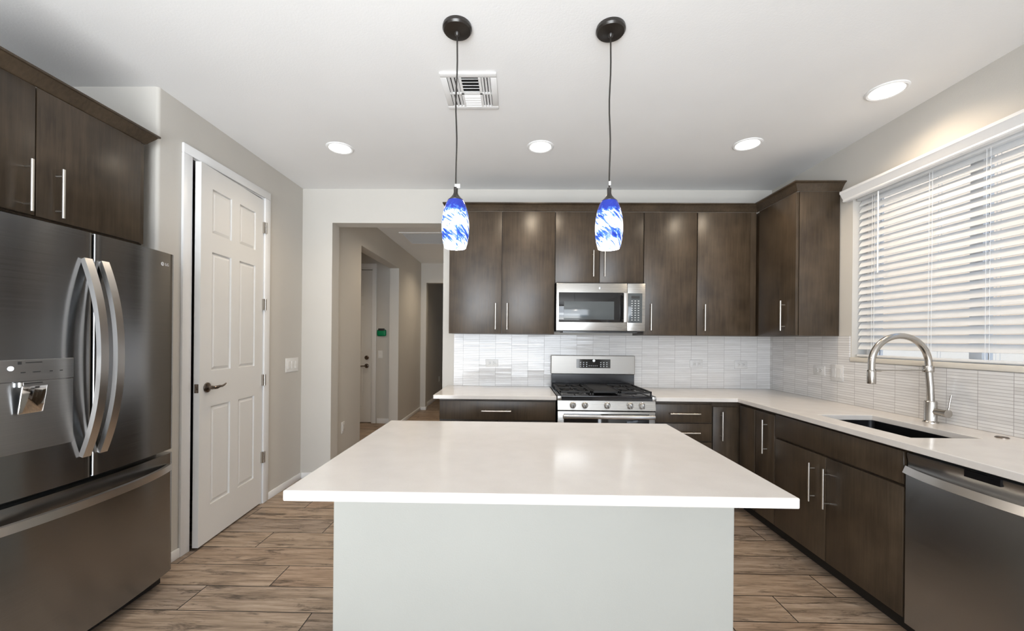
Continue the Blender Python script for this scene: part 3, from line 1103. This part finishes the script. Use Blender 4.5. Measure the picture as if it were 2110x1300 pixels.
m = MB().lathe([(.012, 0), (.012, -.002)], (.722, BG - .0022, 1.150), 28, 'Y')
lg = make('emblem', m, 'steel', ds, 'small round emblem')
# grates: three cast iron frames
def grate(x0, x1, kind):
    m = MB()
    y0, y1 = RF + .035, BG - .035
    zt0, zt1 = .925, .940
    b = .012
    for x in (x0, x1 - b):
        m.box(x, x + b, y0, y1, zt0, zt1, .002)
        for y in (y0, y1 - b, (y0 + y1) / 2):
            m.box(x, x + b, y, y + b, .906, zt0, .001)
    for y in (y0, y1 - b, (y0 + y1) / 2 - b / 2):
        m.box(x0, x1, y, y + b, zt0, zt1, .002)
    xm = (x0 + x1) / 2
    if kind == 'burner':
        for yc in (y0 + (y1 - y0) * .26, y0 + (y1 - y0) * .74):
            for k in range(6):
                a = PI / 6 + k * PI / 3
                dx, dy = math.cos(a), math.sin(a)
                r1 = .105
                m.tube([(xm + dx * .038, yc + dy * .038, .937), (xm + dx * r1, yc + dy * r1, .934)], .0055, 8)
    return m


for x0, x1 in ((RX + .02, RX + .268), (RXE - .268, RXE - .02)):
    make('grate', grate(x0, x1, 'burner'), 'cast_iron', t)
    for yc in (RF + .035 + (BG - RF - .07) * .26, RF + .035 + (BG - RF - .07) * .74):
        make('burner', MB().lathe([(.050, 0), (.050, .008), (.036, .010), (.036, .018), (.030, .021)], ((x0 + x1) / 2, yc, .907), 28), 'cast_iron', t)
make('grate', grate(RX + .275, RXE - .275, 'griddle'), 'cast_iron', t)
make('griddle', MB().box(RX + .292, RXE - .292, RF + .055, BG - .055, .928, .944, .006), 'cast_iron', t)

# ------------------------------------------------------------------ microwave
MF_, MX0, MX1, MZ0, MZ1 = 3.455, .340, 1.086, 1.418, 1.818
t = thing('microwave', 'stainless over-the-range microwave hung below the short cabinet', 'microwave', (.71, MF_, MZ0))
make('body', MB().box(MX0 + .004, MX1 - .004, MF_ + .03, YB - .010, MZ0 - .006, MZ1 + .008), 'black_plastic', t, smooth=0)
pxm = lambda u: MX0 + (u - 1147) / (1328.6 - 1147) * (MX1 - MX0)
pzm = lambda v: MZ1 - (v - 584) / (682 - 584) * (MZ1 - MZ0)
SPL = pxm(1292)
dr = make('door', MB().box(MX0, SPL - .001, MF_, MF_ + .03, MZ0, MZ1, .003), 'steel', t)
make('door_glass', MB().box(pxm(1152), pxm(1284), MF_ - .003, MF_ + .004, pzm(664.6), pzm(603), .002), 'black_glass', dr)
make('screen', MB().box(pxm(1162.5), pxm(1265), MF_ - .0045, MF_ - .002, pzm(659), pzm(621.5), .001), 'grey_glass', dr, 'grey see-through window')
m = MB().box(pxm(1282.5), pxm(1291), MF_ - .042, MF_ - .028, pzm(665), pzm(603.5), .005, 3)
for v in (pzm(661), pzm(607)):
    m.box(pxm(1284), pxm(1289.5), MF_ - .03, MF_ + .002, v - .008, v + .008, .002)
make('handle', m, 'handle_steel', dr)
make('emblem', MB().lathe([(.011, 0), (.011, -.0015), (.0085, -.0022)], (pxm(1236.5), MF_, pzm(593.5)), 28, 'Y'), 'fridge_trim', dr, 'small round emblem')
cp = make('control_side', MB().box(SPL + .001, MX1, MF_, MF_ + .03, MZ0, MZ1, .003), 'steel', t)
kp = make('keypad', MB().box(pxm(1293.5), pxm(1322.5), MF_ - .002, MF_ + .004, pzm(665), pzm(604), .002), 'grey_glass', cp, 'dark grey keypad')
m = MB()
for i in range(3):
    for j in range(9):
        x, z = pxm(1301.5 + i * 6.6), pzm(620 + j * 4.9)
        m.box(x - .006, x + .006, MF_ - .0032, MF_ - .0018, z - .0028, z + .0028)
make('key_marks', m, 'mark_light', cp, 'rows of pale key marks')
make('clock_display', MB().box(pxm(1300), pxm(1317), MF_ - .0032, MF_ - .0018, pzm(615), pzm(609.5)), 'mark_dark', cp)
make('vent_grille', MB().box(MX0 + .06, MX1 - .06, MF_ + .02, MF_ + .25, MZ0 - .016, MZ0 - .006), 'black_enamel', t, smooth=0)

# ------------------------------------------------------------------ refrigerator
FR0, FR1, FRC = 1.264, 2.180, 1.7235
t = thing('refrigerator', 'stainless french door refrigerator with water dispenser and bottom freezer', 'refrigerator', (-2.2, FRC, 0))
make('body', MB().box(-2.62, -1.93, FR0 + .004, FR1 - .004, .03, 1.755, .004), 'fridge_trim', t)
make('base_grille', MB().box(-1.98, -1.90, FR0 + .01, FR1 - .01, .012, .082), 'black_plastic', t, smooth=0)
m = MB()
for y in (FR0 + .06, FR1 - .06):
    for x in (-2.55, -1.95):
        m.cyl((x, y, 0), (x, y, .04), .02, 14)
make('foot', m, 'black_plastic', t)


def bowx(y):
    return -1.846 + .036 * (1 - ((y - FRC) / .458) ** 2)


def bowed_panel(y0, y1, z0, z1, n=26, r=.012, back=-1.925, topslope=0):
    m = MB()
    prof_y = [y0 + (y1 - y0) * k / n for k in range(n + 1)]
    rings = []
    poly = []
    for y in prof_y:
        e = min(y - y0, y1 - y)
        d = 0 if e >= r else r - math.sqrt(max(0, r * r - (r - e) ** 2))
        poly.append((bowx(y) - d, y))
    # finer points at the rounded edges
    fine = []
    for s in (0, 1):
        for a in (0, .25, .55):
            e = r * (1 - math.cos(a * PI / 2)) if a else 0
            y = y0 + e if s == 0 else y1 - e
            d = r - math.sqrt(max(0, r * r - (r - e) ** 2))
            fine.append((bowx(y) - d, y))
    poly = sorted({(round(a, 6), round(b, 6)) for a, b in poly + fine}, key=lambda p: p[1])
    poly += [(back, y1), (back, y0)]
    return m.prism(poly, 'Z', z0, z1)


def door_handle(parent, yc):
    pts, sides = [], []
    N = 40
    for k in range(N + 1):
        s = k / N
        z = .834 + s * (1.660 - .834)
        q = 2 * s - 1
        bow = .074 * (1 - abs(q) ** 2.2)
        slope = -.074 * 2.2 * abs(q) ** 1.2 * (1 if q > 0 else -1) * 2 / (1.660 - .834)
        pts.append((-1.806 + bow, yc, z))
        n = Vector((1, 0, -slope)).normalized()
        sides.append((Vector((0, 1, 0)), n))
    return make('handle', MB().sweep_rect(pts, sides, .0165, .010), 'handle_steel', parent, smooth=50)


dl = make('door', bowed_panel(FR0, FRC - .0035, .737, 1.776), 'fridge_steel', t, smooth=40)
dr = make('door', bowed_panel(FRC + .0035, FR1, .737, 1.776), 'fridge_steel', t, smooth=40)
door_handle(dl, FRC - .0345)
door_handle(dr, FRC + .0365)
# freezer drawer: bright lip on top, bowed handle
fd = make('freezer_drawer', bowed_panel(FR0, FR1, .085, .716, n=40), 'fridge_steel', t, smooth=40)
pts, sides = [], []
for k in range(41):
    s = k / 40
    y = FR0 + .03 + s * (FR1 - FR0 - .06)
    q = 2 * s - 1
    bow = .062 * (1 - abs(q) ** 2.4)
    pts.append((bowx(y) + .006 + bow, y, .645 + .012 * (1 - q * q)))
    dxy = Vector((.001, 0, 0))
    sl = (-.072 * (y - FRC) / .458 ** 2) - .062 * 2.4 * abs(q) ** 1.4 * (1 if q > 0 else -1) * 2 / (FR1 - FR0 - .06)
    sides.append((Vector((0, 0, 1)), Vector((1, -sl, 0)).normalized()))
make('handle', MB().sweep_rect(pts, sides, .0165, .009), 'handle_steel', fd, smooth=50)
# dispenser
P0, P1 = 1.335, 1.646


def plate(y0, y1, z0, z1, dx0, dx1, n=12, bevel=0):
    poly = [(bowx(y0 + (y1 - y0) * k / n) + dx1, y0 + (y1 - y0) * k / n) for k in range(n + 1)]
    poly += [(bowx(y0 + (y1 - y0) * k / n) + dx0, y0 + (y1 - y0) * k / n) for k in range(n, -1, -1)]
    return MB().prism(poly, 'Z', z0, z1)


dp = make('dispenser', plate(P0, P1, .905, 1.165, -.02, .0025), 'fridge_trim', dl, 'paler water dispenser panel', smooth=40, bevel=.0015)
make('control_strip', plate(P0, P1, 1.1675, 1.248, -.02, .004), 'fridge_trim', dl, 'paler control strip above the dispenser', smooth=40, bevel=.0015)
yp = 1.497
xp = bowx(yp)
make('paddle', place(MB().box(-.004, .004, -.040, .040, -.052, .052, .003), Matrix.Translation((xp + .019, yp, 1.100)) @ Matrix.Rotation(R(9), 4, 'Y')), 'chrome', dl, 'chrome dispenser paddle')
make('spout', MB().cyl((xp + .010, yp - .03, 1.165), (xp + .010, yp - .03, 1.148), .008, 16), 'chrome', dl)


def on_door(y, z, lift):
    sl = -.072 * (y - FRC) / .458 ** 2
    return Matrix.Translation((bowx(y) + lift, y, z)) @ Matrix.Rotation(-math.atan(sl), 4, 'Z') @ F['left']


make('indicator', place(MB().cyl((0, 0, -.002), (0, 0, .0012), .0085, 20), on_door(1.445, 1.217, .0045)), 'led_white', dl, 'small white indicator light')
m = MB().text('DUAL ICE MAKER', .0085, on_door(1.518, 1.237, .0044)).box(0, .0001, 0, .0001, 0, .0001)
m = MB()
m.box(-.0055, .0055, -.0055, .0055, -.001, .0006, M=on_door(1.470, 1.236, .0044))
for k, (w, y) in enumerate(((.050, 1.512), (.014, 1.480), (.024, 1.520), (.010, 1.566), (.010, 1.600))):
    z = 1.2365 if k == 0 else 1.2005
    m.box(-w / 2, w / 2, -.0018, .0018, -.001, .0006, M=on_door(y, z, .0044))
m.box(-.03, .03, -.0018, .0018, -.001, .0006, M=on_door(1.51, 1.159, .0028))
make('printed_marks', m, 'mark_dark', dl, 'tiny dark control markings')
# maker mark on the right door: round face emblem and two letters
m = MB()
M0 = on_door(2.090, 1.714, .0)
m.cyl(M0 @ Vector((0, 0, -.001)), M0 @ Vector((0, 0, .0012)), .010, 24)
lgm = make('emblem', m, 'mark_light', dr, 'pale round maker emblem')
m = MB().text('LG', .021, on_door(2.122, 1.714, .0008))
make('lettering', m, 'mark_light', dr, 'pale maker lettering')
m = MB().text('G', .013, on_door(2.090, 1.714, .0016))
make('emblem_face', m, 'fridge_steel', lgm)

# ------------------------------------------------------------------ ceiling fixtures
def can_light(loc, label, power, color=(1, .83, .62)):
    t = thing('recessed_light', label, 'ceiling light', (loc[0], loc[1], HC), 'recessed ceiling lights')
    make('trim_ring', MB().lathe([(.098, 0), (.097, -.004), (.088, -.008), (.078, -.005), (.078, 0)], (loc[0], loc[1], HC), 48), 'trim_white', t)
    make('lens', MB().lathe([(.078, -.0005), (.078, -.0045), (.06, -.006), (.0, -.0065)], (loc[0], loc[1], HC), 48), 'lamp_lens', t, 'glowing white lens')
    lamp('can_lamp', 'SPOT', (loc[0], loc[1], HC - .02), (0, 0, 0), power, color, spot_size=R(150), spot_blend=.9, shadow_soft_size=.07)
    return t


can_light((-1.322, 3.026), 'lit recessed ceiling light left of the pendants, nearest the hall opening', 40)
can_light((.168, 2.999), 'lit recessed ceiling light seen between the two pendant cords', 40)
can_light((1.648, 2.957), 'lit recessed ceiling light in front of the right-hand wall cabinets', 40)
can_light((2.067, 2.326), 'lit recessed ceiling light close to the window wall', 32, (1, .80, .58))
can_light((-1.03, 4.75), 'lit recessed ceiling light in the hall just behind the opening', 44)
can_light((-1.03, 6.95), 'lit recessed ceiling light at the far end of the hall', 56)
can_light((-2.8, 5.2), 'added unseen recessed light that brightens the foyer by the front door', 42)  # unseen fixture added to brighten the foyer


def pendant(x, y, ztop, label, tagside):
    t = thing('pendant_light', label, 'pendant light', (x, y, HC))
    make('canopy', MB().lathe([(.064, 0), (.066, -.006), (.066, -.016), (.060, -.024), (.040, -.029), (.012, -.031), (.010, -.040), (.004, -.046)], (x, y, HC), 48), 'bronze_dark', t)
    pts = [(x + .0035 * math.sin(k * .9) * math.sin(PI * k / 12), y, HC - .04 - (HC - .04 - ztop - .05) * k / 12) for k in range(13)]
    make('cord', MB().tube(pts, .0036, 10), 'bronze_dark', t)
    make('socket_cup', MB().lathe([(.006, .060), (.0095, .058), (.0095, .034), (.013, .024), (.024, .010), (.036, -.001), (.035, -.004)], (x, y, ztop), 36), 'bronze_dark', t)
    prof = [(.034, 0), (.043, -.016), (.0525, -.042), (.0590, -.075), (.0622, -.110), (.0622, -.140), (.0595, -.170), (.0545, -.196), (.049, -.214), (.0475, -.216), (.046, -.213),
            (.052, -.194), (.057, -.168), (.0597, -.140), (.0597, -.110), (.0565, -.075), (.050, -.042), (.0405, -.016), (.032, -.002)]
    m = MB()
    rings = [m.ring(Vector((x, y, ztop + h)), Vector((1, 0, 0)), Vector((0, 1, 0)), r, 48) for r, h in prof]
    m.skin(rings, closed=True)
    make('shade', m, 'swirled_glass', t, 'white glass shade with blue swirls', loc=(0, 0, ztop - HC))
    make('bulb', MB().lathe([(.004, -.03), (.018, -.06), (.028, -.09), (.026, -.112), (.012, -.128), (.001, -.13)], (x, y, ztop), 24), 'bulb_glow', t)
    z = ztop + (.062 if tagside > 0 else .078)
    m = MB().box(x - .004 + tagside * .0, x + .020 * max(tagside, .25), y - .008, y - .0065, z - .009, z + .009, .0005)
    make('cord_tag', m, 'plastic_white', t, 'small white paper tag')
    lamp('pendant_lamp', 'POINT', (x, y, ztop - .235), (0, 0, 0), 3.0, (1, .9, .78), shadow_soft_size=.04)
    return t


pendant(-.277, 1.845, 1.966, 'left-hand blue swirl glass pendant over the island', 1)
pendant(.417, 1.857, 1.969, 'right-hand blue swirl glass pendant over the island', -1)

# supply vent
VX0, VX1, VY0, VY1 = -.420, -.116, 2.160, 2.498
t = thing('ceiling_vent', 'white square supply vent on the kitchen ceiling behind the left pendant', 'vent', ((VX0 + VX1) / 2, (VY0 + VY1) / 2, HC))
fr = MB()
bw = .035
z0, z1 = HC - .010, HC
fr.box(VX0, VX1, VY0, VY0 + bw, z0, z1, .003).box(VX0, VX1, VY1 - bw, VY1, z0, z1, .003)
fr.box(VX0, VX0 + bw, VY0 + bw, VY1 - bw, z0, z1, .003).box(VX1 - bw, VX1, VY0 + bw, VY1 - bw, z0, z1, .003)
c0, c1 = VX0 + .112, VX1 - .100
fr.box(c0 - .014, c0, VY0 + bw, VY1 - bw, z0, z1).box(c1, c1 + .014, VY0 + bw, VY1 - bw, z0, z1)
ym = (VY0 + VY1) / 2 + .01
fr.box(VX0 + bw, VX1 - bw, ym - .006, ym + .006, z0, z1)
make('frame', fr, 'trim_white', t)
make('duct_shadow', MB().box(VX0 + bw, VX1 - bw, VY0 + bw, VY1 - bw, HC - .0015, HC - .0005), 'shade_black', t, 'dark sheet painting the shade behind the louvers', smooth=0)  # flat dark sheet paints in the shade of an open duct
lo = MB()
for y0, y1, sg in ((VY0 + bw, ym - .006, 1), (ym + .006, VY1 - bw, -1)):
    n = 5
    for k in range(n):
        yc = y0 + (y1 - y0) * (k + .5) / n
        lo.box(c0, c1, -.0125, .0125, -.0008, .0008, M=Matrix.Translation((0, yc, HC - .0085)) @ Matrix.Rotation(R(28 * sg), 4, 'X'))
for x0, x1, sg in ((VX0 + bw, c0 - .014, -1), (c1 + .014, VX1 - bw, 1)):
    for k in range(3):
        xc = x0 + (x1 - x0) * (k + .5) / 3
        lo.box(-.0075, .0075, VY0 + bw, VY1 - bw, -.0008, .0008, M=Matrix.Translation((xc, 0, HC - .0075)) @ Matrix.Rotation(R(35 * sg), 4, 'Y'))
make('louvers', lo, 'trim_white', t, smooth=0)

# return grille in the hall
t = thing('return_grille', 'white return air grille on the hall ceiling', 'vent', (-1.3, 5.75, HC))
m = MB().box(-1.57, -.95, 5.42, 5.45, HC - .012, HC).box(-1.57, -.95, 6.03, 6.06, HC - .012, HC).box(-1.57, -1.54, 5.45, 6.03, HC - .012, HC).box(-.98, -.95, 5.45, 6.03, HC - .012, HC)
make('frame', m, 'trim_white', t)
m = MB()
for k in range(24):
    y = 5.462 + k * .0242
    m.box(-1.54, -.98, -.009, .009, -.0008, .0008, M=Matrix.Translation((0, y, HC - .008)) @ Matrix.Rotation(R(30), 4, 'X'))
make('louvers', m, 'trim_white', t, smooth=0)

# ------------------------------------------------------------------ window blind
t = thing('window_blind', 'white horizontal slat blind hanging in the kitchen window', 'blind', (2.43, 2.18, 2.38))
BY0, BY1 = WY0 + .012, WY1 - .014
prof = [(XR - .001, 2.345), (2.345, 2.345), (2.340, 2.352), (2.343, 2.362), (2.336, 2.372), (2.324, 2.395), (2.318, 2.402), (2.318, 2.418), (XR - .001, 2.418)]
make('valance', MB().prism(prof, 'Y', WY0 - .045, 2.978), 'trim_white', t, smooth=25)
make('head_rail', MB().box(2.395, 2.455, BY0, BY1, 2.335, 2.395, .003), 'blind_white', t)
sl = MB()
TILT = R(-60)
NS = 22
for k in range(NS):
    z = 2.318 - k * .0478
    M = Matrix.Translation((2.427, 0, z)) @ Matrix.Rotation(TILT, 4, 'Y')
    # slightly crowned slat
    pl = [(-.0255, 0), (-.013, .0022), (0, .003), (.013, .0022), (.0255, 0), (.0255, .0028), (.013, .005), (0, .0058), (-.013, .005), (-.0255, .0028)]
    A = [sl.bm.verts.new(M @ Vector((a, BY0, b))) for a, b in pl]
    B = [sl.bm.verts.new(M @ Vector((a, BY1, b))) for a, b in pl]
    sl.skin([A, B])
make('slats', sl, 'blind_white', t, smooth=40)
make('bottom_rail', MB().box(2.402, 2.452, BY0, BY1, 1.241, 1.256, .004), 'blind_white', t)
cd_ = MB()
for y in (2.80, 2.42, 2.13, 1.62):
    for dx in (-.027, .027):
        cd_.cyl((2.427 + dx, y, 1.25), (2.427 + dx, y, 2.34), .0012, 6)
        cd_.cyl((2.427 + dx, y - .018, 1.25), (2.427 + dx, y - .018, 2.34), .0012, 6)
make('ladder_cord', cd_, 'blind_white', t)
make('tilt_wand', MB().cyl((2.372, 2.725, 2.335), (2.372, 2.725, 1.80), .0042, 10), 'trim_white', t)

bpy.context.view_layer.update()
